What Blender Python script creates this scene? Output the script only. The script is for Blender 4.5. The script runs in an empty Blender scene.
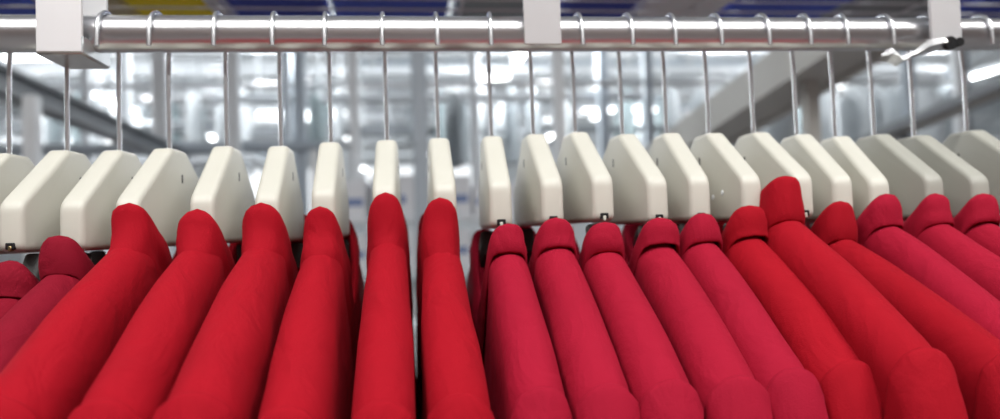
import bpy, bmesh, math, random
from mathutils import Vector, Matrix, noise
C = bpy.context.scene.collection
PI = math.pi
EYE = 1.5                      # eye height above the floor; most heights below are given relative to it
rnd = random.Random(7)

# ------------------------------------------------------------------ camera maths
F = 696.0
PSI, PIT, ROLL = math.radians(7.4), math.radians(1.85), math.radians(1.9)
def hz(px): return 235 - .033 * (px - 410)
def at(px, py, Y):
    """point of the hall seen at a pixel of the photograph, at distance Y"""
    return (px - 410) / F * Y * (1 + .0 * px), Y, (hz(px) - py) / F * Y

# ------------------------------------------------------------------ materials
MATS = {}
def mat(name, col, rough=.5, metal=0., spec=.5, sheen=0., bump=0., bscale=300., vary=0., vscale=8., emit=None, estr=1., coat=0., stretch=None, trans=0.):
    if name in MATS: return MATS[name]
    m = bpy.data.materials.new(name); m.use_nodes = True
    nt = m.node_tree; b = nt.nodes['Principled BSDF']
    b.inputs['Base Color'].default_value = (*col, 1); b.inputs['Roughness'].default_value = rough
    b.inputs['Metallic'].default_value = metal; b.inputs['Specular IOR Level'].default_value = spec
    b.inputs['Sheen Weight'].default_value = sheen; b.inputs['Sheen Roughness'].default_value = .45
    b.inputs['Coat Weight'].default_value = coat
    b.inputs['Transmission Weight'].default_value = trans
    if sheen: b.inputs['Sheen Tint'].default_value = (min(1, col[0] * 1.6 + .1), col[1] * 2 + .02, col[2] * 2 + .03, 1)
    tc = nt.nodes.new('ShaderNodeTexCoord')
    src = tc.outputs['Object']
    if stretch:
        mp = nt.nodes.new('ShaderNodeMapping'); mp.inputs['Scale'].default_value = stretch
        nt.links.new(src, mp.inputs[0]); src = mp.outputs[0]
    if vary:
        n = nt.nodes.new('ShaderNodeTexNoise'); n.inputs['Scale'].default_value = vscale; n.inputs['Detail'].default_value = 4
        nt.links.new(src, n.inputs['Vector'])
        mx = nt.nodes.new('ShaderNodeMix'); mx.data_type = 'RGBA'
        mx.inputs[6].default_value = (*[c * (1 - vary) for c in col], 1); mx.inputs[7].default_value = (*[min(1, c * (1 + vary)) for c in col], 1)
        nt.links.new(n.outputs['Fac'], mx.inputs[0]); nt.links.new(mx.outputs[2], b.inputs['Base Color'])
    if bump:
        n = nt.nodes.new('ShaderNodeTexNoise'); n.inputs['Scale'].default_value = bscale; n.inputs['Detail'].default_value = 3
        nt.links.new(src, n.inputs['Vector'])
        bp = nt.nodes.new('ShaderNodeBump'); bp.inputs['Strength'].default_value = bump; bp.inputs['Distance'].default_value = .001
        nt.links.new(n.outputs['Fac'], bp.inputs['Height']); nt.links.new(bp.outputs[0], b.inputs['Normal'])
        if sheen:                                     # soft creases in the cloth
            n2 = nt.nodes.new('ShaderNodeTexNoise'); n2.inputs['Scale'].default_value = 34; n2.inputs['Detail'].default_value = 3; n2.inputs['Distortion'].default_value = 1.2
            oi = nt.nodes.new('ShaderNodeObjectInfo'); va = nt.nodes.new('ShaderNodeVectorMath'); va.operation = 'ADD'
            mp2 = nt.nodes.new('ShaderNodeMapping'); mp2.inputs['Scale'].default_value = (1, .7, .45)
            nt.links.new(src, va.inputs[0]); nt.links.new(oi.outputs['Random'], va.inputs[1]); nt.links.new(va.outputs[0], mp2.inputs[0]); nt.links.new(mp2.outputs[0], n2.inputs['Vector'])
            b2 = nt.nodes.new('ShaderNodeBump'); b2.inputs['Strength'].default_value = .55; b2.inputs['Distance'].default_value = .006
            nt.links.new(n2.outputs['Fac'], b2.inputs['Height']); nt.links.new(b2.outputs[0], bp.inputs['Normal'])
    if emit:
        b.inputs['Emission Color'].default_value = (*emit, 1); b.inputs['Emission Strength'].default_value = estr
    MATS[name] = m
    return m

RED = mat('scarlet_cotton', (.335, .003, .012), .85, spec=.15, sheen=.10, bump=.35, bscale=900, vary=.10, vscale=30)
DEEP = mat('deep_red_cotton', (.31, .0025, .011), .85, spec=.15, sheen=.10, bump=.35, bscale=900, vary=.10, vscale=30)
RASP = mat('raspberry_cotton', (.335, .0065, .027), .85, spec=.15, sheen=.14, bump=.35, bscale=900, vary=.10, vscale=30)
WINE = mat('wine_red_cotton', (.22, .0045, .018), .85, spec=.15, sheen=.10, bump=.35, bscale=900, vary=.10, vscale=30)
IVORY = mat('ivory_plastic', (.61, .60, .53), .42, spec=.45, vary=.05, vscale=25, bump=.08, bscale=120)
IVORY_SHADED = mat('shaded_ivory_plastic', (.39, .39, .345), .45, spec=.45, vary=.05, vscale=25, bump=.08, bscale=120)  # same ivory with the shade at the right end put into its colour
DARKARM = mat('shade_black_plastic', (.035, .034, .033), .5)  # near-black so the gaps under the heads look deep in shade
WIRE = mat('bright_steel_wire', (.80, .81, .83), .30, metal=1.)
CHROME = mat('brushed_chrome_tube', (  .70, .70, .715), .29, metal=1., bump=.05, bscale=60, stretch=(1, 20, 20))
DARK = mat('dark_metal', (.03, .03, .032), .4, metal=.6)
BRASS = mat('brass', (.35, .27, .14), .35, metal=1.)
WHITE = mat('white_enamel', (.86, .86, .87), .35, spec=.4, vary=.03)
LGREY = mat('light_grey_enamel', (.62, .62, .63), .4, spec=.4, vary=.03)
FOIL = mat('crinkled_silver_film', (.85, .85, .86), .2, metal=1., bump=.5, bscale=80)
GALV = mat('galvanised_steel', (.55, .58, .60), .4, metal=.7, vary=.12, vscale=6)
STEELG = mat('grey_painted_steel', (.27, .29, .31), .55, vary=.1, vscale=4)
BEIGE = mat('beige_painted_steel', (.60, .59, .55), .5, vary=.08, vscale=4)
BLUEGREY = mat('blue_grey_painted_steel', (.45, .51, .57), .45, vary=.06)
PALE = mat('white_painted_steel', (.82, .85, .88), .4, vary=.05)
TEAL = mat('pale_teal_cloth', (.36, .44, .46), .8, vary=.2, vscale=5)
PALECLOTH = mat('off_white_cloth', (.55, .58, .60), .8, vary=.15, vscale=5)
GREYCLOTH = mat('mid_grey_cloth', (.30, .33, .35), .8, vary=.2, vscale=5)
BLUE = mat('royal_blue_cloth', (.08, .14, .66), .8, vary=.2, vscale=9, bump=.3, bscale=500)
NAVY = mat('navy_cloth', (.05, .08, .46), .8, vary=.2, vscale=9, bump=.3, bscale=500)
YELLOW = mat('yellow_cloth', (.95, .76, .02), .8, vary=.1, vscale=9, bump=.3, bscale=500)
SAND = mat('sand_cloth', (.55, .50, .34), .8, vary=.1, vscale=9, bump=.3, bscale=500)
SNOW = mat('white_cloth', (.80, .82, .84), .8, vary=.05, vscale=9, bump=.3, bscale=500)
CARTON = mat('white_carton', (.84, .86, .90), .6, vary=.03)
LABELBLUE = mat('blue_print', (.16, .24, .48), .6)
TUBE = mat('lamp_diffuser', (.9, .9, .9), .4, emit=(1, .99, .97), estr=9.)
TUBE2 = mat('bay_lamp_diffuser', (.9, .9, .9), .4, emit=(.97, .99, 1), estr=4)
GLASS = None

# ------------------------------------------------------------------ mesh helpers
def build(name, bm, m, parent=None, smooth=True, angle=40, loc=None):
    bmesh.ops.recalc_face_normals(bm, faces=bm.faces[:])
    me = bpy.data.meshes.new(name); bm.to_mesh(me); bm.free()
    me.materials.append(m)
    if smooth:
        me.shade_smooth()
        if angle: me.set_sharp_from_angle(angle=math.radians(angle))
    o = bpy.data.objects.new(name, me); C.objects.link(o)
    if parent: o.parent = parent
    if loc: o.location = loc
    return o

def tag(o, label, cat, group=None, kind=None):
    o['label'] = label; o['category'] = cat
    if group: o['group'] = group
    if kind: o['kind'] = kind
    return o

def thing(name, label, cat, loc=(0, 0, 0), rotz=0., group=None):
    o = bpy.data.objects.new(name, None); C.objects.link(o)
    o.location = loc; o.rotation_euler = (0, 0, rotz); o.empty_display_size = .02
    return tag(o, label, cat, group)

def struct(name, bm, m, smooth=False):
    o = build(name, bm, m, smooth=smooth); o['kind'] = 'structure'; return o

def box(bm, x0, x1, y0, y1, z0, z1, M=None):
    vs = [bm.verts.new(Vector((x, y, z)) if M is None else M @ Vector((x, y, z))) for x in (x0, x1) for y in (y0, y1) for z in (z0, z1)]
    for q in ((0, 1, 3, 2), (4, 6, 7, 5), (0, 4, 5, 1), (2, 3, 7, 6), (0, 2, 6, 4), (1, 5, 7, 3)): bm.faces.new([vs[i] for i in q])
    return bm

def bevel(bm, w, seg=2):
    bmesh.ops.bevel(bm, geom=bm.edges[:], offset=w, segments=seg, profile=.6, affect='EDGES'); return bm

def bar(bm, p, q, w, h=None):
    """rectangular bar between two points"""
    p, q = Vector(p), Vector(q); d = (q - p); L = d.length; d.normalize()
    up = Vector((0, 0, 1)) if abs(d.z) < .95 else Vector((1, 0, 0))
    s = d.cross(up).normalized(); t = s.cross(d); h = h or w
    M = Matrix(((s.x, d.x, t.x, p.x), (s.y, d.y, t.y, p.y), (s.z, d.z, t.z, p.z), (0, 0, 0, 1)))
    return box(bm, -w / 2, w / 2, 0, L, -h / 2, h / 2, M)

def tube(bm, pts, r, n=10, caps=True):
    pts = [Vector(p) for p in pts]; rings = []; ref = None
    for i, p in enumerate(pts):
        d = (pts[min(i + 1, len(pts) - 1)] - pts[max(i - 1, 0)]).normalized()
        if ref is None:
            ref = Vector((1, 0, 0)) if abs(d.x) < .9 else Vector((0, 0, 1))
        s = (ref - d * ref.dot(d)).normalized(); t = d.cross(s); ref = s
        rr = r[i] if isinstance(r, (list, tuple)) else r
        rings.append([bm.verts.new(p + (s * math.cos(2 * PI * k / n) + t * math.sin(2 * PI * k / n)) * rr) for k in range(n)])
    for a, b in zip(rings, rings[1:]):
        for k in range(n): bm.faces.new((a[k], a[(k + 1) % n], b[(k + 1) % n], b[k]))
    if caps: bm.faces.new(rings[0]); bm.faces.new(rings[-1])
    return bm

def fillet(poly, rads, n=5):
    out = []; N = len(poly)
    for i in range(N):
        p0, p, p1 = Vector(poly[i - 1]), Vector(poly[i]), Vector(poly[(i + 1) % N]); r = rads[i] if isinstance(rads, (list, tuple)) else rads
        a, b = (p0 - p).normalized(), (p1 - p).normalized(); ang = a.angle(b)
        d = min(r / math.tan(ang / 2), .45 * (p0 - p).length, .45 * (p1 - p).length)
        if d < 1e-5: out.append(p); continue
        A, B = p + a * d, p + b * d
        for k in range(n + 1):
            t = k / n; out.append(A * (1 - t) ** 2 + p * 2 * t * (1 - t) + B * t ** 2)
    return out

def plate(bm, outline, half, r, seg=4, taper=None):
    """outline in (y, z), thickness along x, edges rounded with radius r"""
    N = len(outline); P = [Vector(p) for p in outline]
    area = sum(P[i].x * P[(i + 1) % N].y - P[(i + 1) % N].x * P[i].y for i in range(N))
    sg = 1 if area > 0 else -1
    nor = []
    for i in range(N):
        e = (P[(i + 1) % N] - P[i - 1]).normalized(); nor.append(Vector((e.y, -e.x)) * sg)
    rings = []
    steps = [(-half + r - r * math.cos(a), r - r * math.sin(a)) for a in [k * PI / 2 / seg for k in range(seg + 1)]]
    steps = [(-half + (r - r * math.cos(a)), r - r * math.sin(a)) for a in [k * PI / 2 / seg for k in range(seg + 1)]]
    prof = steps + [(-x, i) for x, i in reversed(steps)]
    for x, ins in prof:
        ring = []
        for p, n in zip(P, nor):
            q = p - n * ins; tx = x * (taper(q) if taper else 1)
            ring.append(bm.verts.new((tx, q.x, q.y)))
        rings.append(ring)
    for a, b in zip(rings, rings[1:]):
        for k in range(N): bm.faces.new((a[k], a[(k + 1) % N], b[(k + 1) % N], b[k]))
    bm.faces.new(rings[0]); bm.faces.new(rings[-1])
    return bm

# ------------------------------------------------------------------ the clothes rail
HY = .60                        # distance of the hanger stems
RY, RR = .584, .0148
def rz(x): return .1676 + .0031 * (x + .3)      # the rail climbs very slightly to the right
bm = bmesh.new()
tube(bm, [(x, RY, EYE + rz(x)) for x in (-.85, -.2, .4, 1.25)], RR, 40)
rail = tag(build('clothes_rail', bm, CHROME), 'long chrome tube rail that all the hangers hook over', 'clothes rail')

# ------------------------------------------------------------------ hangers
SX = [-.3158, -.2724, -.2328, -.194, -.1489, -.1053, -.0643, -.0174, .0262, .0723, .1095, .1473, .1903, .2313, .2711, .3144, .3565, .3943, .4337, .4748, .5303]
SZ = [.0745, .0761, .0754, .0763, .0772, .0765, .0791, .0801, .0811, .0821, .0833, .0845, .0821, .0824, .0818, .082, .0795, .0771, .0784, .0768, .0808]
FAN = [-4, -3.5, -3.5, -5, 0, 1.5, 1, -1, .5, -2.5, 0, 2, 3, -2, 1, 2, -4, -8, 0, 1, 2]     # degrees the whole hanger is swivelled on the rail
SHIRT_YAW = [0] * 21              # degrees each shirt is turned on the rail
def head_bm():
    poly = [(-.013, 0), (.013, 0), (.0745, -.045), (.0745, -.079), (-.0745, -.079), (-.0745, -.045)]
    return plate(bmesh.new(), fillet(poly, [.006, .006, .014, .007, .007, .014]), .0088, .0042)
def ridge(a, zb, aT, zT):
    p = (a - AC + .004) / (aT - AC + .004); return zb + (zT - zb) * (p ** PEXP)
def arm_bm(s, i):
    m, zt, rise, aT, zT, W, lean = SH[i]; zb = zt - rise
    T = lambda a: min(-.0785, ridge(a, zb, aT, zT) - SZ[i] - .0058)
    top = [(.052, -.0805), (.072, min(-.0805, T(.080)))] + [(a, T(a)) for a in (.085, .11, .14, .17, aT - .025)]
    low = [(a, z - d) for (a, z), d in zip(reversed(top), (.012, .016, .019, .021, .023, .024, .022))]
    return plate(bmesh.new(), [(s * a, z) for a, z in top + low], .0072, .004, 3)
def hook_bm(drop):
    """stem, bend and the open loop over the rail; z=0 is the top of the head, drop = height of the rail axis above it"""
    R = .0178; zc = drop + RR + .0017 - R; yc = RY - HY
    pts = [(0, 0, -.012), (0, 0, .02), (0, 0, drop - .045), (0, .0005, drop - .026), (0, .0018, drop - .012)]
    for k in range(13):
        a = math.radians(k * 15)
        pts.append((0, yc + math.cos(a) * R, zc + math.sin(a) * R))
    pts += [(0, yc - R - .0003, zc - .013)]
    return tube(bmesh.new(), pts, .0019, 10)
def slit_bm(sx, y, z, h=.0036, w=.0013):
    poly = [(y - w, z + h), (y + w, z + h), (y + w, z - h), (y - w, z - h)]
    b = plate(bmesh.new(), fillet(poly, w * .9, 3), .0004, .0002, 2)
    bmesh.ops.translate(b, vec=(sx * .0087, 0, 0), verts=b.verts); return b
#  hanger -> (colour, z collar top, collar rise over the shoulder, shoulder tip distance from the hanger axis, tip z, half width, lean)
SH = {
 0: (WINE, -.006, .024, .225, -.088, .0185, 0), 1: (WINE, -.007, .022, .215, -.095, .0185, 0), 2: (WINE, .008, .022, .225, -.085, .0180, 0),
 3: (RED, .029, .023, .245, -.070, .0185, 0), 4: (RED, .024, .021, .245, -.074, .0185, 0), 5: (RED, .027, .025, .252, -.072, .0190, 0),
 6: (RED, .023, .027, .240, -.084, .0180, 0), 7: (RED, .032, .031, .232, -.086, .0170, 0), 8: (RED, .027, .031, .218, -.088, .0180, 0),
 9: (RASP, .006, .018, .205, -.090, .0170, 0), 10: (RASP, .010, .019, .208, -.090, .0182, 0), 11: (RASP, .005, .018, .208, -.090, .0185, 0),
 12: (RASP, .008, .018, .208, -.090, .0190, 0), 13: (RASP, .010, .019, .206, -.088, .0180, 0), 14: (RED, .014, .020, .204, -.086, .0190, 0),
 15: (RED, .037, .030, .228, -.076, .0195, 0), 16: (DEEP, .016, .026, .235, -.080, .0180, 0), 17: (RASP, .021, .022, .222, -.080, .0180, 0),
 18: (RASP, .021, .022, .222, -.080, .0180, 0), 19: (RASP, .019, .020, .222, -.080, .0180, 0), 20: (RASP, .021, .022, .222, -.080, .0180, 0)}
PEXP = 1.12
DX = {2: -.007, 8: -.004, 13: -.006, 14: -.008, 15: -.020, 16: -.016, 17: -.014, 18: -.009, 19: -.008, 20: -.006}   # sideways slip of a shirt on its hanger
AC, BC = .083, .0108           # half length and half width of the collar loop
RT = .021                      # rounding of the shoulder fold
HPOS = ['half cut off by the left edge of the picture',
        'second from left, stem under the white bracket, brass nib at its foot',
        'third from left, just right of the white bracket',
        'fourth from left, behind the leftmost bright red collar',
        'fifth from left, between two bright scarlet collars',
        'sixth from left, tapering up to a narrow top',
        'seventh from left, narrow and nearly edge-on',
        'edge-on with square top, just left of the blue-grey post',
        'edge-on with square top, just right of the blue-grey post',
        'narrow one with a dark slot, left of the middle rail bracket',
        'with its stem right under the middle grey rail bracket',
        'first to the right of the middle rail bracket',
        'second to the right of the middle rail bracket',
        'third to the right of the middle rail bracket',
        'fourth right of the middle bracket, two pale painted glints on its side',
        'carrying the tallest scarlet collar over its lower half',
        'just right of the one with the tallest scarlet collar',
        'fourth from the right edge, last of the bright ivory ones',
        'third from the right edge, leftmost of the ones coloured as shaded',
        'second from the right edge, stem left of the rightmost bracket',
        'farthest right, cut by the right edge of the picture']
head_mesh = arm_meshes = None
for i, (x, z) in enumerate(zip(SX, SZ)):
    m = IVORY_SHADED if i in (18, 19, 20) else IVORY
    t = thing('plastic_hanger', 'ivory plastic hanger ' + HPOS[i], 'hanger', (x, HY, EYE + z), math.radians(FAN[i]), 'plastic hangers on the rail')
    build('head', head_bm(), m, t)
    build('hook', hook_bm(rz(x) - z), WIRE, t)['label'] = 'bright steel wire hook'
    for s in (-1, 1):
        o = build('shoulder_arm', arm_bm(s, i), DARKARM, t, loc=(DX.get(i, 0), 0, 0)); o.rotation_euler.z = math.radians(SHIRT_YAW[i] - FAN[i]); o['label'] = 'arm inside the shirt, darkened to look in shade'
    for s in (-1, 1): build('slit', slit_bm(s, 0.002, -.024), DARK, t)
    # dark slot with a small nib at the foot of the near end
    b = box(bmesh.new(), -.0034, .0034, -.0749, -.070, -.0772, -.0722); bevel(b, .0006, 1)
    build('slot', b, DARK, t)['label'] = 'small dark slot'
    b = box(bmesh.new(), -.0012, .0012, -.0755, -.070, -.0785, -.0745); bevel(b, .0005, 1)
    build('nib', b, BRASS if i < 4 else m, t)
    if i == 14:  # highlights on the side face, put in as white spots
        for k, (yy, zz) in enumerate(((-.040, -.055), (-.022, -.058))):
            b = bmesh.new(); bmesh.ops.create_uvsphere(b, u_segments=12, v_segments=8, radius=.0026)
            bmesh.ops.scale(b, vec=(.3, 1, 1), verts=b.verts); bmesh.ops.translate(b, vec=(-.0087, yy, zz), verts=b.verts)
            build('painted_glint', b, SNOW, t)

# ------------------------------------------------------------------ shirts
def prof(d, W):
    """half width of the cloth at a distance d below the fold"""
    k = min(d, RT) / RT
    return W * math.sqrt(max(0, 1 - (1 - k) ** 2))
DEP = [0, .0006, .002, .0045, .008, .012, .0165, .021, .027, .035, .046, .06, .08, .105, .135, .17, .21, .26, .32, .39, .46, .52]
def nz(x, y, z, s=1.): return noise.noise(Vector((x * s, y * s, z * s)))

def sway(y, z, sd): return .0035 * nz(sd, y * 5, z * 5 + 2) * min(1, max(0, (abs(y) - .10) / .06))
def body_bm(zb, aT, zT, W, sd, gl, gr, NK=.9):
    bm = bmesh.new(); cols = []
    K = 34
    As = [(-1 + 2 * k / (2 * K)) for k in range(2 * K + 1)]
    for u in As:
        a = aT * abs(u); s = 1 if u > 0 else -1       # s = -1 is the near side
        if a >= AC - .004:
            p = (a - AC + .004) / (aT - AC + .004); zr = zb + (zT - zb) * (p ** PEXP)
        else:
            q = 1 - a / (AC - .004); zr = zb - .100 * min(1, q * 1.3) ** 1.1
        ee = max(0, (abs(u) - .955) / .045); end = 1 - .09 * ee
        col = []
        pts = [(-1, d) for d in reversed(DEP)] + [(1, d) for d in DEP[1:]]
        for side, d in pts:
            nk = NK + (1 - NK) * min(1, max(0, (a - .08) / .09))
            w = prof(d, W) * end * nk
            w += max(0, (gl if side < 0 else gr) - W) * min(1, max(0, d - .025) / .12) * .96 * end
            sh = .045 * min(1, d / .19) ** 1.1 * abs(u) ** 3
            y = s * (a - sh)
            z = zr - d - .0025 * ee
            wr = (nz(y * 18 + sd, z * 6, sd * 3.1) * .0026 + nz(y * 45, z * 20 + sd, sd) * .0010) * min(1, d / .04) + sway(y, z, sd)
            x = side * max(w, 0) + wr
            z += .0016 * nz(y * 22, sd * 2.3, 1.7) * (1 if d < .02 else .5)
            col.append(bm.verts.new((x, y, z)))
        cols.append(col)
    for a, b in zip(cols, cols[1:]):
        for k in range(len(a) - 1): bm.faces.new((a[k], a[k + 1], b[k + 1], b[k]))
    return bm

def sleeve_bm(s, zb, aT, zT, W, sd0):
    sd = sd0 + s
    slope = (zT - zb) / (aT - AC)
    C0, U0 = Vector((aT, zT)), Vector((aT - .045, zT - .19))
    C3, U3 = Vector((aT + .030, zT - .36)), Vector((aT - .075, zT - .38))
    C1 = C0 + Vector((.020, .020 * slope * 1.15)); C2 = Vector((aT + .032, zT - .085))
    def bez(t, a, b, c, d): return a * (1 - t) ** 3 + b * 3 * t * (1 - t) ** 2 + c * 3 * t * t * (1 - t) + d * t ** 3
    bm = bmesh.new(); rings = []
    ts = [0, .012, .03, .06, .1, .15, .2, .26, .33, .41, .5, .6, .7, .8, .9, 1]
    for k, t in enumerate(ts):
        c = bez(t, C0, C1, C2, C3); u = U0.lerp(U3, t)
        L = (c - u).length; dr = (u - c) / L
        bulge = 1.0 + .07 * math.exp(-((t - .05) / .05) ** 2) - (.10 if k == 0 else 0)
        lift = .0026 * math.exp(-((t - .04) / .06) ** 2) - (.0040 if k == 0 else 0)
        ds = [0, .0006, .002, .0045, .008, .012, .0165, .021, .03, .045, .065, L * .5]
        ds += [L - d for d in reversed(ds[:-1])]
        half = []
        for d in ds:
            w = W * bulge * math.sqrt(max(0, 1 - (1 - min(min(d, L - d), RT) / RT) ** 2))
            half.append((c + dr * d - dr * lift, w, min(d, L - d)))
        ring = []
        for p, w, d in half: ring.append((w, p, d))
        for p, w, d in reversed(half[1:-1]): ring.append((-w, p, d))
        vs = []
        for w, p, d in ring:
            wr = (nz(p.x * 20 + sd, p.y * 9, sd * 1.3 + 5) * .0024 + nz(p.x * 45, p.y * 30 + sd, sd) * .0010) * min(1, d / .03) * min(1, t * 8)
            pl = .0010 * math.sin(d * 420 + sd) * math.exp(-t * 14) * min(1, d / .01)       # puckered seam
            wr += sway(s * p.x, p.y, sd0)
            vs.append(bm.verts.new((w + wr + (pl if w > 0 else -pl), s * p.x, p.y)))
        rings.append(vs)
    for a, b in zip(rings, rings[1:]):
        n = len(a)
        for k in range(n): bm.faces.new((a[k], a[(k + 1) % n], b[(k + 1) % n], b[k]))
    return bm

def collar_bm(zt, rise, zb, WC, sd, tall, dip=.070):
    """a turned-down collar: a standing band that rolls over into an outer fall"""
    bm = bmesh.new(); rings = []
    N = 72; o_max = W * (1.0 if tall else 1.07) - BC + .0006
    sec = [(-.0014, -.25), (-.0014, .3), (-.0014, .62), (-.0010, .84), (.0004, .96), (.0022, 1.0), (.0042, .975), (.0058, .89), (.0068, .74), (.0074, .5), (.0078, .25), (.0079, .0), (.0076, -.14), (.0070, -.2), (.0056, -.1), (.005, .2)]
    if tall: sec[9:] = [(.0074, .5), (.0075, .3), (.0076, .1), (.0076, -.08), (.0074, -.26), (.0070, -.46), (.006, -.8)]
    so = o_max / .0083
    for k in range(N):
        th = 2 * PI * k / N
        cx, cy = math.sin(th), -math.cos(th)
        e = .4
        x = BC * math.copysign(abs(cx) ** e, cx); y = AC * math.copysign(abs(cy) ** .9, cy)
        # outward normal of the loop
        n = Vector((cx / BC, cy / AC * .9)).normalized()
        q = (AC - abs(y)) / AC
        top = zt - dip * q - (.011 if tall else .008) * (abs(x) / BC) ** (2.0 if tall else 2.4)
        base = zb - .088 * min(1, q * 1.15) - (.004 if tall else .013) * (abs(x) / BC) ** 3
        if y > 0: top -= .002
        ring = []
        for o, h in sec:
            oo = o * so
            z = base + (top - base) * h
            wv = .0013 * nz(x * 60, y * 60 + sd, sd * 2 + h * 2) + .0018 * nz(y * 25, h * 2.5, sd * 5)
            fl = 1 + ((1.9 * max(0, .5 - h) ** 1.6) if tall else .06 * (1 - h)) * abs(cy) ** 3
            ring.append(bm.verts.new((x + n.x * (oo + wv), y + n.y * (oo * fl + wv) , z + wv * .8)))
        rings.append(ring)
    for i in range(N):
        a, b = rings[i], rings[(i + 1) % N]
        for k in range(len(sec) - 1): bm.faces.new((a[k], a[k + 1], b[k + 1], b[k]))
    return bm

SLAB = {
 0: 'dark wine red collared shirt low in the left corner, only a sliver in the picture',
 1: 'dark wine red collared shirt at the left edge, its collar lowest of all',
 2: 'dark wine red shirt with flat collar, leftmost in front of the third ivory hanger',
 3: 'bright red shirt with a tall pointed collar, leftmost of the bright red ones',
 4: 'bright red shirt with a tall collar, second of the bright red ones from the left',
 5: 'bright red shirt, third bright red from left, sleeve seam showing at the bottom edge',
 6: 'bright red shirt fourth among the bright red ones, on the narrow seventh hanger',
 7: 'bright red narrow shirt in the gap left of the blue-grey post',
 8: 'bright red shirt hanging just left of the first raspberry pink shirt',
 9: 'raspberry red shirt, leftmost of the raspberry row, below the middle bracket',
 10: 'raspberry red shirt, second of the raspberry row from the left',
 11: 'raspberry red shirt, third of the raspberry row, a shadow under its collar fold',
 12: 'raspberry red shirt, fourth of the raspberry row',
 13: 'raspberry red shirt, fifth of the raspberry row, next to a scarlet one on its right',
 14: 'scarlet shirt between the raspberry row and the one with the tallest collar',
 15: 'scarlet shirt with the tallest collar, standing out right of the middle',
 16: 'deep red shirt tucked behind the one with the tallest collar',
 17: 'raspberry red shirt third from the right edge, behind the deep red one',
 18: 'raspberry red shirt second from the right edge',
 19: 'raspberry red shirt cut by the right edge of the picture',
 20: 'raspberry red shirt beyond the right edge, mostly outside the picture'}
for i, (m, zt, rise, aT, zT, W, lean) in SH.items():
    xx = lambda j: SX[j] + DX.get(j, 0)
    gl = (xx(i) - xx(i - 1)) / 2 if i else .02; gr = (xx(i + 1) - xx(i)) / 2 if i < 20 else .02
    zb = zt - rise; WC = W * 1.12 if i == 15 else W; sd = i * 3.37 + 1.1
    t = thing('collared_shirt', SLAB[i], 'shirt', (SX[i] + DX.get(i, 0), HY, EYE), math.radians(SHIRT_YAW[i]), 'red shirts on the hangers')
    build('body', body_bm(zb, aT, zT, W, sd, gl, gr, .80 if m is RED and i not in (14, 15) else .9), m, t, angle=0)
    for s in (-1, 1): build('sleeve', sleeve_bm(s, zb, aT, zT, W, sd), m, t, angle=0)
    build('collar', collar_bm(zt, rise, zb, WC, sd, m is RED and i not in (14, 15), .040 if i == 15 else .070), m, t, angle=0)

# ------------------------------------------------------------------ brackets that carry the rail
SHZ = .345        # underside height of the wire shelf above
def bracket(px0, px1, ybot, m, label, saddle=False, clip=False):
    # measured on the plane of the front plate (the camera looks slightly to the right)
    from_px = lambda px: front_x(px, RY - .0235)
    x0, x1 = from_px(px0), from_px(px1); xc = (x0 + x1) / 2; w = (x1 - x0) / 2
    t = thing('rail_bracket', label, 'bracket', (xc, RY, EYE + rz(xc)), 0, 'brackets that carry the rail')
    b = box(bmesh.new(), -w, w, -.0245, -.0205, ybot, .200); bevel(b, .0012, 2); build('front_plate', b, m, t)
    if saddle: b = box(bmesh.new(), -w, w, .0205, .0245, ybot, .200); bevel(b, .0012, 2); build('back_plate', b, m, t)
    b = box(bmesh.new(), -w, w, -.0225, .40, .198, .203); bevel(b, .0008, 1); build('arm', b, m, t)
    if saddle:
        b = box(bmesh.new(), -w, w, -.0243, .0243, ybot - .002, ybot + .0012); bevel(b, .0008, 1); build('saddle', b, mat('dull_saddle_metal', (.45, .42, .40), .3, metal=1.), t)
        b = box(bmesh.new(), w - .001, w + .0012, -.0243, .0243, ybot - .001, ybot + .012); bevel(b, .0006, 1); build('saddle_lip', b, GALV, t)
    if clip:
        b = bmesh.new(); tube(b, [(0, -.0285, ybot + .001), (0, -.024, ybot + .001)], .006, 16); build('screw', b, DARK, t)
        b = bmesh.new(); tube(b, [(.009, -.0285, ybot + .002), (.009, -.0205, ybot + .002)], .004, 12); build('nut', b, DARK, t)
        b = bmesh.new()
        P = [(-.006, -.027, ybot + .001), (-.022, -.026, ybot - .002), (-.034, -.024, ybot - .008), (-.044, -.020, ybot - .013), (-.050, -.016, ybot - .006), (-.058, -.012, ybot - .008)]
        prev = None
        for k, p in enumerate(P):
            hh = .004 + .002 * math.sin(k * 2.1)
            row = [b.verts.new((p[0], p[1] - .002, p[2] + hh)), b.verts.new((p[0] + .001, p[1] - .004, p[2])), b.verts.new((p[0], p[1] + .006, p[2] - hh))]
            if prev:
                for q in range(2): b.faces.new((prev[q], prev[q + 1], row[q + 1], row[q]))
            prev = row
        bmesh.ops.solidify(b, geom=b.faces[:], thickness=.0008)
        build('silver_clip', b, FOIL, t)['label'] = 'crinkled silver clip'
    else:
        b = bmesh.new(); tube(b, [(0, -.0262, ybot + .09), (0, -.024, ybot + .09)], .004, 12); build('screw', b, m, t)
    return t
def front_x(px, Y):
    # world x on the plane y=Y seen at pixel column px near the rail (camera yaw and roll included)
    f, r, u = CAM
    d = f + r * ((px - 500) / F) + u * ((209.5 - 25) / F)
    return (d * (Y / d.y)).x
f_ = Vector((math.sin(PSI) * math.cos(PIT), math.cos(PSI) * math.cos(PIT), math.sin(PIT)))
r0 = Vector((math.cos(PSI), -math.sin(PSI), 0)); u0 = r0.cross(f_)
CAM = (f_, r0 * math.cos(ROLL) - u0 * math.sin(ROLL), u0 * math.cos(ROLL) + r0 * math.sin(ROLL))

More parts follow.
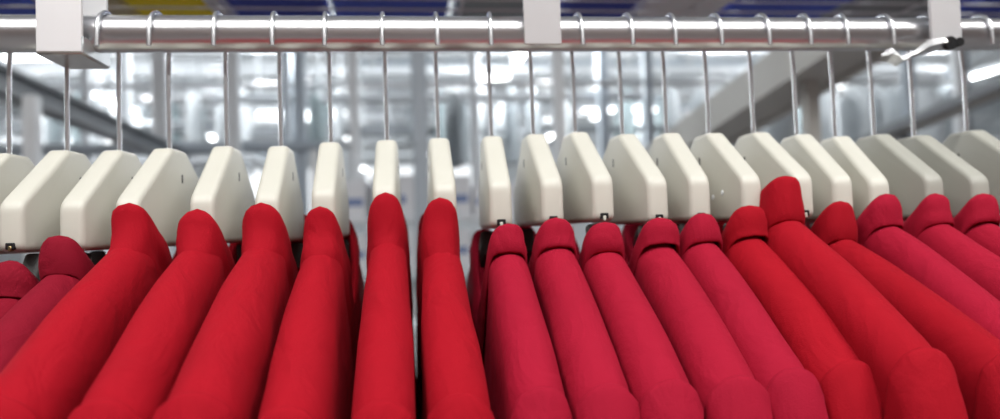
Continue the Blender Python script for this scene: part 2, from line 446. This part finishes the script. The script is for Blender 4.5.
bracket(36, 82, -.0205, WHITE, 'white enamel bracket gripping the rail near the left end, with a metal saddle below', saddle=True)
bracket(524, 561, -.0150, LGREY, 'light grey bracket on the rail in the middle of the picture')
bracket(931, 961, -.0165, LGREY, 'light grey bracket near the right end of the rail, silver clip at its foot', clip=True)

# ------------------------------------------------------------------ wire shelf above, with folded clothes
sh = thing('wire_shelf', 'white wire shelf above and behind the chrome rail', 'shelf', (.2, 1.08, EYE + SHZ + .0055))
b = bmesh.new()
for k in range(9): tube(b, [(-1.3, -.20 + k * .05, 0), (1.5, -.20 + k * .05, 0)], .002, 8)
build('wires', b, PALE, sh)['kind'] = 'stuff'
b = bmesh.new()
for k in range(8): tube(b, [(-1.25 + k * .38, -.21, .0045), (-1.25 + k * .38, .21, .0045)], .0025, 8)
build('cross_wires', b, PALE, sh)['kind'] = 'stuff'
for sx in (-1.3, 1.5):
    for sy in (-.2, .2):
        b = bmesh.new(); tube(b, [(sx, sy, .6), (sx, sy, -EYE - SHZ - .0055)], .0125, 16); build('post', b, PALE, sh)

def folded(x0, x1, m, label, h=.05, dz=0., y0=.89, y1=1.27):
    """a folded garment: layers with rounded folds, lying on the wires"""
    cx = (x0 + x1) / 2; w = (x1 - x0) / 2
    t = thing('folded_garment', label, 'folded clothes', (cx, (y0 + y1) / 2, EYE + SHZ + .0135 + dz), 0, 'folded clothes on the wire shelf')
    n = 3; lh = h / n
    for k in range(n):
        ww = w * (1 - .03 * k)
        b = bmesh.new(); L = (y1 - y0) / 2 - .006 * k
        G = []
        for yy in range(13):
            row = []
            y = -L + 2 * L * yy / 12
            for a in range(16):
                th = 2 * PI * a / 16
                c, s = math.cos(th), math.sin(th)
                px_ = ww * math.copysign(abs(c) ** .35, c); pz = lh / 2 * (1 + math.copysign(abs(s) ** .8, s)) + k * lh
                e = 1 if 0 < yy < 12 else .9
                pz_ = pz + .0016 * nz(px_ * 20 + cx * 9, y * 20, k * 3.) * (1 if pz > .002 else 0)
                row.append(b.verts.new((px_ * e + .002 * nz(y * 15, k * 2., cx * 10), y, max(0, pz_))))
            G.append(row)
        for p, q in zip(G, G[1:]):
            for a in range(16): b.faces.new((p[a], p[(a + 1) % 16], q[(a + 1) % 16], q[a]))
        b.faces.new(G[0]); b.faces.new(G[-1])
        build('fold', b, m, t, angle=60)
def sx_(px, Y=1.12): return front_x(px, Y)
for (a, b_, m, l) in (
    (-120, 32, BLUE, 'folded royal blue garment on the shelf, left of the white bracket'),
    (40, 128, SAND, 'folded sand coloured garment on the shelf right of the white bracket'),
    (130, 208, YELLOW, 'folded yellow garment on the shelf'),
    (210, 228, SNOW, 'narrow folded white garment beside the yellow one'),
    (230, 328, NAVY, 'folded dark blue garment right of the narrow white one'),
    (331, 450, BLUE, 'folded royal blue garment left of the middle bracket'),
    (453, 530, TEAL, 'folded grey-teal garment behind the middle bracket'),
    (556, 632, NAVY, 'folded dark blue garment right of the middle bracket'),
    (636, 720, SNOW, 'folded white garment, wider of the two white ones'),
    (724, 830, BLUE, 'folded royal blue garment right of the wide white one'),
    (833, 930, GREYCLOTH, 'folded mid grey garment left of the right bracket'),
    (950, 1060, NAVY, 'folded dark blue garment at the right edge')):
    folded(sx_(a) + .003, sx_(b_) - .003, m, l, .045 + .02 * rnd.random())

# ------------------------------------------------------------------ the hall behind
FL = -EYE
CEIL = 3.1
def Z(z): return EYE + z
b = bmesh.new(); box(b, -14, 16, -4, 24, -.1, 0)
struct('floor', b, mat('grey_concrete', (.17, .16, .16), .5, vary=.15, vscale=1.5))
b = bmesh.new(); box(b, -14, 16, -4, 24, Z(CEIL), Z(CEIL) + .1)
struct('ceiling', b, mat('white_roof_sheet', (.70, .73, .75), .6, vary=.1, vscale=1.2, stretch=(6, .3, 1)))
WALLM = mat('pale_wall_panel', (.66, .69, .71), .6, vary=.08, vscale=2)
b = bmesh.new()                                           # far wall with five openings
wins = [(-11, -8), (-6.5, -3), (-1.5, 2.2), (4, 7.5), (9.5, 13)]
box(b, -14, 16, 23.8, 24, 0, Z(.6)); box(b, -14, 16, 23.8, 24, Z(2.4), Z(CEIL))
xs = [-14] + [v for w in wins for v in w] + [16]
for k in range(0, len(xs), 2): box(b, xs[k], xs[k + 1], 23.8, 24, Z(.6), Z(2.4))
struct('wall_back', b, WALLM)
b = bmesh.new(); box(b, -14.2, -14, -4, 24, 0, Z(CEIL)); struct('wall_left', b, WALLM)
b = bmesh.new(); box(b, 16, 16.2, -4, 24, 0, Z(CEIL)); struct('wall_right', b, WALLM)
b = bmesh.new(); box(b, -14, 16, -4.2, -4, 0, Z(CEIL)); struct('wall_front', b, mat('brown_reflection_wall', (.24, .185, .17), .8, vary=.2, vscale=3))  # unseen side of the hall, cuts fill light; browned for the rail's reflections
gm = bpy.data.materials.new('window_glass'); gm.use_nodes = True
nt = gm.node_tree; pb = nt.nodes['Principled BSDF']; pb.inputs['Roughness'].default_value = .02
tr = nt.nodes.new('ShaderNodeBsdfTransparent'); mx = nt.nodes.new('ShaderNodeMixShader'); fr = nt.nodes.new('ShaderNodeFresnel')
nt.links.new(fr.outputs[0], mx.inputs[0]); nt.links.new(tr.outputs[0], mx.inputs[1]); nt.links.new(pb.outputs[0], mx.inputs[2])
nt.links.new(mx.outputs[0], nt.nodes['Material Output'].inputs['Surface'])
for k, (a, c) in enumerate(wins):
    f = bmesh.new()
    for (p, q, r_, s_) in ((a, c, .6, .68), (a, c, 2.32, 2.4), (a, a + .08, .6, 2.4), (c - .08, c, .6, 2.4), ((a + c) / 2 - .04, (a + c) / 2 + .04, .6, 2.4)):
        box(f, p, q, 23.75, 23.85, Z(r_), Z(s_))
    w = struct('window_%d' % (k + 1), f, PALE)
    g = bmesh.new(); box(g, a + .05, c - .05, 23.79, 23.80, Z(.65), Z(2.35)); build('pane', g, gm, w, smooth=False)

# roof trusses
def truss(Y, zlow=2.25, ztop=2.95):
    t = thing('roof_truss', 'grey steel lattice truss under the hall ceiling', 'roof truss', (1, Y, Z(0)), 0, 'roof trusses across the hall')
    b = bmesh.new(); bar(b, (-14.9, 0, zlow), (14.9, 0, zlow), .12, .12); build('bottom_chord', b, GALV, t, smooth=False)
    b = bmesh.new(); bar(b, (-14.9, 0, ztop), (14.9, 0, ztop), .12, .14); build('top_chord', b, GALV, t, smooth=False)
    b = bmesh.new(); n = 30
    for k in range(n):
        x = -14.9 + 29.8 * k / n; x2 = -14.9 + 29.8 * (k + 1) / n
        bar(b, (x, 0, zlow if k % 2 else ztop), (x2, 0, ztop if k % 2 else zlow), .06)
    build('lattice', b, GALV, t, smooth=False)
for Y in (4.5, 7.5, 10.5, 13.5, 16.5, 19.5): truss(Y)

# lamps: housings, diffusers and the light they give
def lamp(x, y, z, L, along, m, label, group, power=0, w=.14):
    t = thing('ceiling_lamp', label, 'lamp', (x, y, Z(z)), 0 if along == 'x' else PI / 2, group)
    b = box(bmesh.new(), -L / 2, L / 2, -w / 2, w / 2, 0, .07); bevel(b, .008, 1); build('housing', b, PALE, t, smooth=False)
    b = box(bmesh.new(), -L / 2 + .02, L / 2 - .02, -w / 2 + .015, w / 2 - .015, -.03, .002); bevel(b, .012, 2); build('diffuser', b, m, t, smooth=False)
    for s in (-1, 1):
        b = bmesh.new(); tube(b, [(s * L * .4, 0, .06), (s * L * .4, 0, CEIL - z)], .004, 6); build('hanger_rod', b, GALV, t)
    if power and w < .12:           # bare tubes in the hall: they light the roof too
        l = bpy.data.lights.new('lamp_light', 'POINT'); l.shadow_soft_size = .12; l.energy = power; l.color = (.96, .985, 1)
        o = bpy.data.objects.new('lamp_light', l); C.objects.link(o); o.parent = t; o.location = (0, 0, -.18)
    elif power:
        l = bpy.data.lights.new('lamp_light', 'AREA'); l.shape = 'RECTANGLE'; l.size = L; l.size_y = w; l.energy = power; l.color = (1, .985, .965)
        o = bpy.data.objects.new('lamp_light', l); C.objects.link(o); o.parent = t; o.location = (0, 0, -.035)
for x in (-1.6, .2, 2.0):
    for y in (-1.9, -.6):
        lamp(x, y, 2.1, 1.5, 'x', TUBE, 'long strip lamp over the aisle in front of the rail', 'strip lamps over the aisle', 30)
n = 0
for y in (5.6, 6.6, 8.8, 9.6, 11.8, 14.5, 17.5):
    for x in (-8, -5.6, -3.4, -1.2, 1.1, 3.3, 5.5, 8, 10.5):
        if rnd.random() < .12: continue
        lamp(x + rnd.uniform(-.3, .3), y, rnd.choice((1.35, 1.7, 2.0)), rnd.choice((.5, .8, 1.2)), 'x' if rnd.random() < .5 else 'y', TUBE2, 'white strip lamp hung in the hall behind', 'strip lamps in the hall behind', 42, .1)

# left: dark grey beam that runs away into the hall
b = bmesh.new()
for (x0, x1, z0, z1) in ((-.05, .05, .035, .05), (-.05, .05, -.05, -.035), (-.012, .012, -.036, .036)):
    box(b, x0, x1, 1.55, 5.0, z0, z1)
o = tag(build('steel_beam', b, STEELG, smooth=False), 'dark grey steel beam running away into the hall at the left', 'beam')
o.location = (-1.50, 0, Z(.70)); o.rotation_euler = (math.radians(-1.6), 0, 0)

def post(px, Y, w, m, label, z0=FL, z1=CEIL, d=None):
    X = front_x(px, Y); d = d or w
    t = thing('steel_post', label, 'post', (X, Y, Z(z0)))
    b = box(bmesh.new(), -w / 2, w / 2, -d / 2, d / 2, .01, z1 - z0); bevel(b, min(.008, w * .15), 1); build('shaft', b, m, t, smooth=False)
    b = box(bmesh.new(), -w, w, -d, d, 0, .014); build('base_plate', b, m, t, smooth=False)
post(417, 3.0, .065, BLUEGREY, 'blue-grey post behind the middle of the rail')
post(556, 3.3, .055, PALE, 'pale post just right of the middle bracket')
post(31, 2.75, .05, PALE, 'white post below the dark beam at the left', z1=.56)
post(160, 4.6, .09, PALE, 'broad white post at the far end of the dark beam')
post(124, 5.7, .08, PALE, 'white post beyond the dark beam, left of the broad one')
post(232, 4.4, .07, PALE, 'slim white post behind the fifth hanger')
post(298, 4.8, .08, BLUEGREY, 'blue-grey slim post behind the sixth and seventh hangers')
post(352, 4.2, .06, PALE, 'slim white post left of the blue-grey post')
post(600, 5.5, .08, BLUEGREY, 'blue-grey post behind the first raspberry shirts')
post(905, 4.2, .07, BLUEGREY, 'blue-grey post left of the right bracket')
post(955, 3.8, .06, PALE, 'pale post under the right bracket')

# right: inclined conveyors
def incline(pa, Ya, pb, Yb, w, h, m, label):
    A = Vector((front_x(pa[0], Ya), Ya, (hz(pa[0]) - pa[1]) / F * Ya)); B = Vector((front_x(pb[0], Yb), Yb, (hz(pb[0]) - pb[1]) / F * Yb))
    d = (B - A); A = A - d * .15; B = B + d * .45
    t = thing('inclined_conveyor', label, 'conveyor', (A.x, A.y, Z(A.z)))
    D = B - A
    b = bmesh.new(); bar(b, (0, 0, 0), D, .03, h); build('side_rail', b, m, t, smooth=False)
    o = Vector((w, 0, 0))
    b = bmesh.new(); bar(b, o, D + o, .03, h); build('side_rail', b, m, t, smooth=False)
    b = bmesh.new(); bar(b, o / 2 - Vector((0, 0, h * .3)), D + o / 2 - Vector((0, 0, h * .3)), abs(w) - .03, .02); build('bed', b, BEIGE, t, smooth=False)
    for k in (.25, .8):
        P = D * k
        b = bmesh.new(); box(b, P.x + w / 2 - .02, P.x + w / 2 + .02, P.y - .02, P.y + .02, -EYE - A.z, P.z - h * .3); build('leg', b, m, t, smooth=False)
incline((625, 190), 4.0, (790, 82), 2.2, -.17, .12, BEIGE, 'broad beige inclined conveyor rising to the right behind the rail')
incline((880, 132), 3.0, (1000, 77), 2.4, -.10, .035, STEELG, 'slim grey inclined conveyor at the far right')

# pipes and cable trays that cross the hall at many heights
for k in range(26):
    Y = 4.7 + k * .45 + rnd.uniform(-.1, .1); z = min(2.9, Y * rnd.uniform(.10, .27)); x0 = rnd.uniform(-6, 2) * Y / 8; L = rnd.uniform(1.2, 4.5) * Y / 6
    m = rnd.choice((PALE, GALV, STEELG, BLUEGREY, PALE))
    t = thing('cable_tray', 'straight metal cable tray crossing the hall behind the rail', 'cable tray', (x0 + L / 2, Y, Z(z)), 0, 'cable trays across the hall')
    b = bmesh.new()
    for (p, q, r_, s_) in ((-.06, .06, 0, .008), (-.06, -.05, 0, .06), (.05, .06, 0, .06)): box(b, -L / 2, L / 2, p, q, r_, s_)
    build('tray', b, m, t, smooth=False)
    for sx in (-.4, .4):
        b = bmesh.new(); tube(b, [(sx * L, 0, .004), (sx * L, 0, CEIL - z)], .012, 6); build('drop_rod', b, rnd.choice((PALE, GALV)), t)

# shelf of white cartons in the middle
t = thing('carton_rack', 'pale rack holding white cartons behind the edge-on hangers', 'rack', (front_x(440, 3.6), 3.6, 0))
for z in (.085, -.16, -.45, -.8):
    b = bmesh.new(); box(b, -.62, .62, -.2, .2, Z(z) - .02, Z(z)); build('shelf_board', b, PALE, t, smooth=False)
for sx in (-.63, .63):
    for sy in (-.19, .19):
        b = bmesh.new(); box(b, sx - .015, sx + .015, sy - .015, sy + .015, 0, Z(.42)); build('upright', b, PALE, t, smooth=False)
n = 0
ORD = ['leftmost', 'second from left', 'third from left', 'fourth from left', 'rightmost']
for zi, (z, nm) in enumerate(((.085, 'upper board'), (-.16, 'lower board'))):
    for k in range(5):
        x = front_x(440, 3.6) - .5 + k * .25; h = (.19, .21, .20, .16, .19)[k] - zi * .02
        c = thing('carton', "white carton with blue band, %s on the pale rack's %s" % (ORD[k], nm), 'carton', (x, 3.58, Z(z)), rnd.uniform(-.05, .05), 'white cartons on the pale rack')
        b = box(bmesh.new(), -.115, .115, -.15, .15, 0, h); bevel(b, .004, 1); build('case', b, CARTON, c, smooth=False)
        b = box(bmesh.new(), -.1, .1 - .05 * (k % 2), -.1525, -.149, h * .34, h * .52); build('printed_band', b, LABELBLUE, c, smooth=False)
        b = box(bmesh.new(), -.03, .03, -.151, .151, h - .0006, h + .0012); build('tape', b, SAND, c, smooth=False)

# garment rows deeper in the hall
def garment_row(Y, z, x0, x1, k):
    t = thing('garment_rail', 'garment rail on posts, row %s behind the red shirts' % ('nearest', 'second', 'third', 'farthest')[k], 'garment rail', ((x0 + x1) / 2, Y, 0))
    w = (x1 - x0) / 2
    b = bmesh.new(); tube(b, [(-w, 0, Z(z)), (w, 0, Z(z))], .02, 12); build('tube', b, CHROME, t)
    b = bmesh.new(); bar(b, (-w, 0, Z(z) + .35), (w, 0, Z(z) + .35), .05, .08); build('top_beam', b, PALE, t, smooth=False)
    for q in range(7):
        x = -w + 2 * w * q / 6
        b = bmesh.new(); box(b, x - .03, x + .03, -.03, .03, 0, Z(z) + .32); build('post', b, PALE if q % 2 else BLUEGREY, t, smooth=False)
def hung_bm(h, w, d, sd):
    bm = bmesh.new(); R = []
    for k in range(9):
        u = k / 8; zz = -.07 - h * u
        sh = min(1, u * 5 + .25) ** .6; ring = []
        for a in range(12):
            th = 2 * PI * a / 12
            ring.append(bm.verts.new((d * math.cos(th) * (1 + .25 * u) * sh + .01 * nz(a, u * 4, sd), w * math.sin(th) * sh, zz + .01 * nz(a * .5, sd, u))))
        R.append(ring)
    for p, q in zip(R, R[1:]):
        for a in range(12): bm.faces.new((p[a], p[(a + 1) % 12], q[(a + 1) % 12], q[a]))
    bm.faces.new(R[0]); bm.faces.new(R[-1])
    tube(bm, [(0, 0, -.075), (0, 0, -.02), (0, .018, 0), (0, .01, .022), (0, -.012, .022), (0, -.02, .005)], .003, 6)
    return bm
protos = {}
LN = {'p': ('pale', PALECLOTH), 't': ('grey-teal', TEAL), 'g': ('mid grey', GREYCLOTH)}
for k, (Y, z, x0, x1, step) in enumerate(((5.2, 1.12, -3.6, 4.6, .23), (6.9, 1.5, -4.6, 6.0, .26), (9.3, 1.85, -6, 8, .3), (12.5, 2.15, -8, 11, .42))):
    garment_row(Y, z, x0, x1, k)
    x = x0 + .15
    while x < x1 - .1:
        if nz(x * 1.3, k * 7.7, 3.3) > -.05 and min(abs(x - (x0 + (x1 - x0) * q / 6)) for q in range(7)) > .1:
            key = rnd.choice('ppptg'); hh = rnd.choice((.55, .75, .95))
            if (key, hh) not in protos:
                o = build('hung_garment', hung_bm(hh, .22, .04, hh * 9), LN[key][1]); protos[key, hh] = o
            else:
                o = protos[key, hh].copy(); C.objects.link(o)
            o.location = (x, Y, Z(z) - .0 ); o.rotation_euler = (0, 0, rnd.uniform(-.15, .15))
            tag(o, '%s garment hanging on the %s rail behind the red shirts' % (LN[key][0], ('nearest', 'second', 'third', 'farthest')[k]), 'garment',
                '%s garments on the %s rail behind' % (LN[key][0], ('nearest', 'second', 'third', 'farthest')[k]))
        x += step * rnd.uniform(.8, 1.3)

# ------------------------------------------------------------------ light from outside, camera, view
w = bpy.data.worlds.new('World'); bpy.context.scene.world = w; w.use_nodes = True
bg = w.node_tree.nodes['Background']; bg.inputs[0].default_value = (.93, .97, 1, 1); bg.inputs[1].default_value = 1.5

cam = bpy.data.cameras.new('Camera'); co = bpy.data.objects.new('Camera', cam); C.objects.link(co)
f, r, u = CAM
co.matrix_world = Matrix(((r.x, u.x, -f.x, 0), (r.y, u.y, -f.y, 0), (r.z, u.z, -f.z, EYE), (0, 0, 0, 1)))
cam.sensor_width = 36; cam.lens = 36 * F / 1000; cam.clip_start = .01
cam.dof.use_dof = True; cam.dof.focus_distance = .47; cam.dof.aperture_fstop = cam.lens / 7.0
sc = bpy.context.scene; sc.camera = co
sc.view_settings.view_transform = 'Standard'; sc.view_settings.look = 'None'
sc.view_settings.gamma = 1; sc.view_settings.use_curve_mapping = False; sc.view_settings.exposure = 0.0
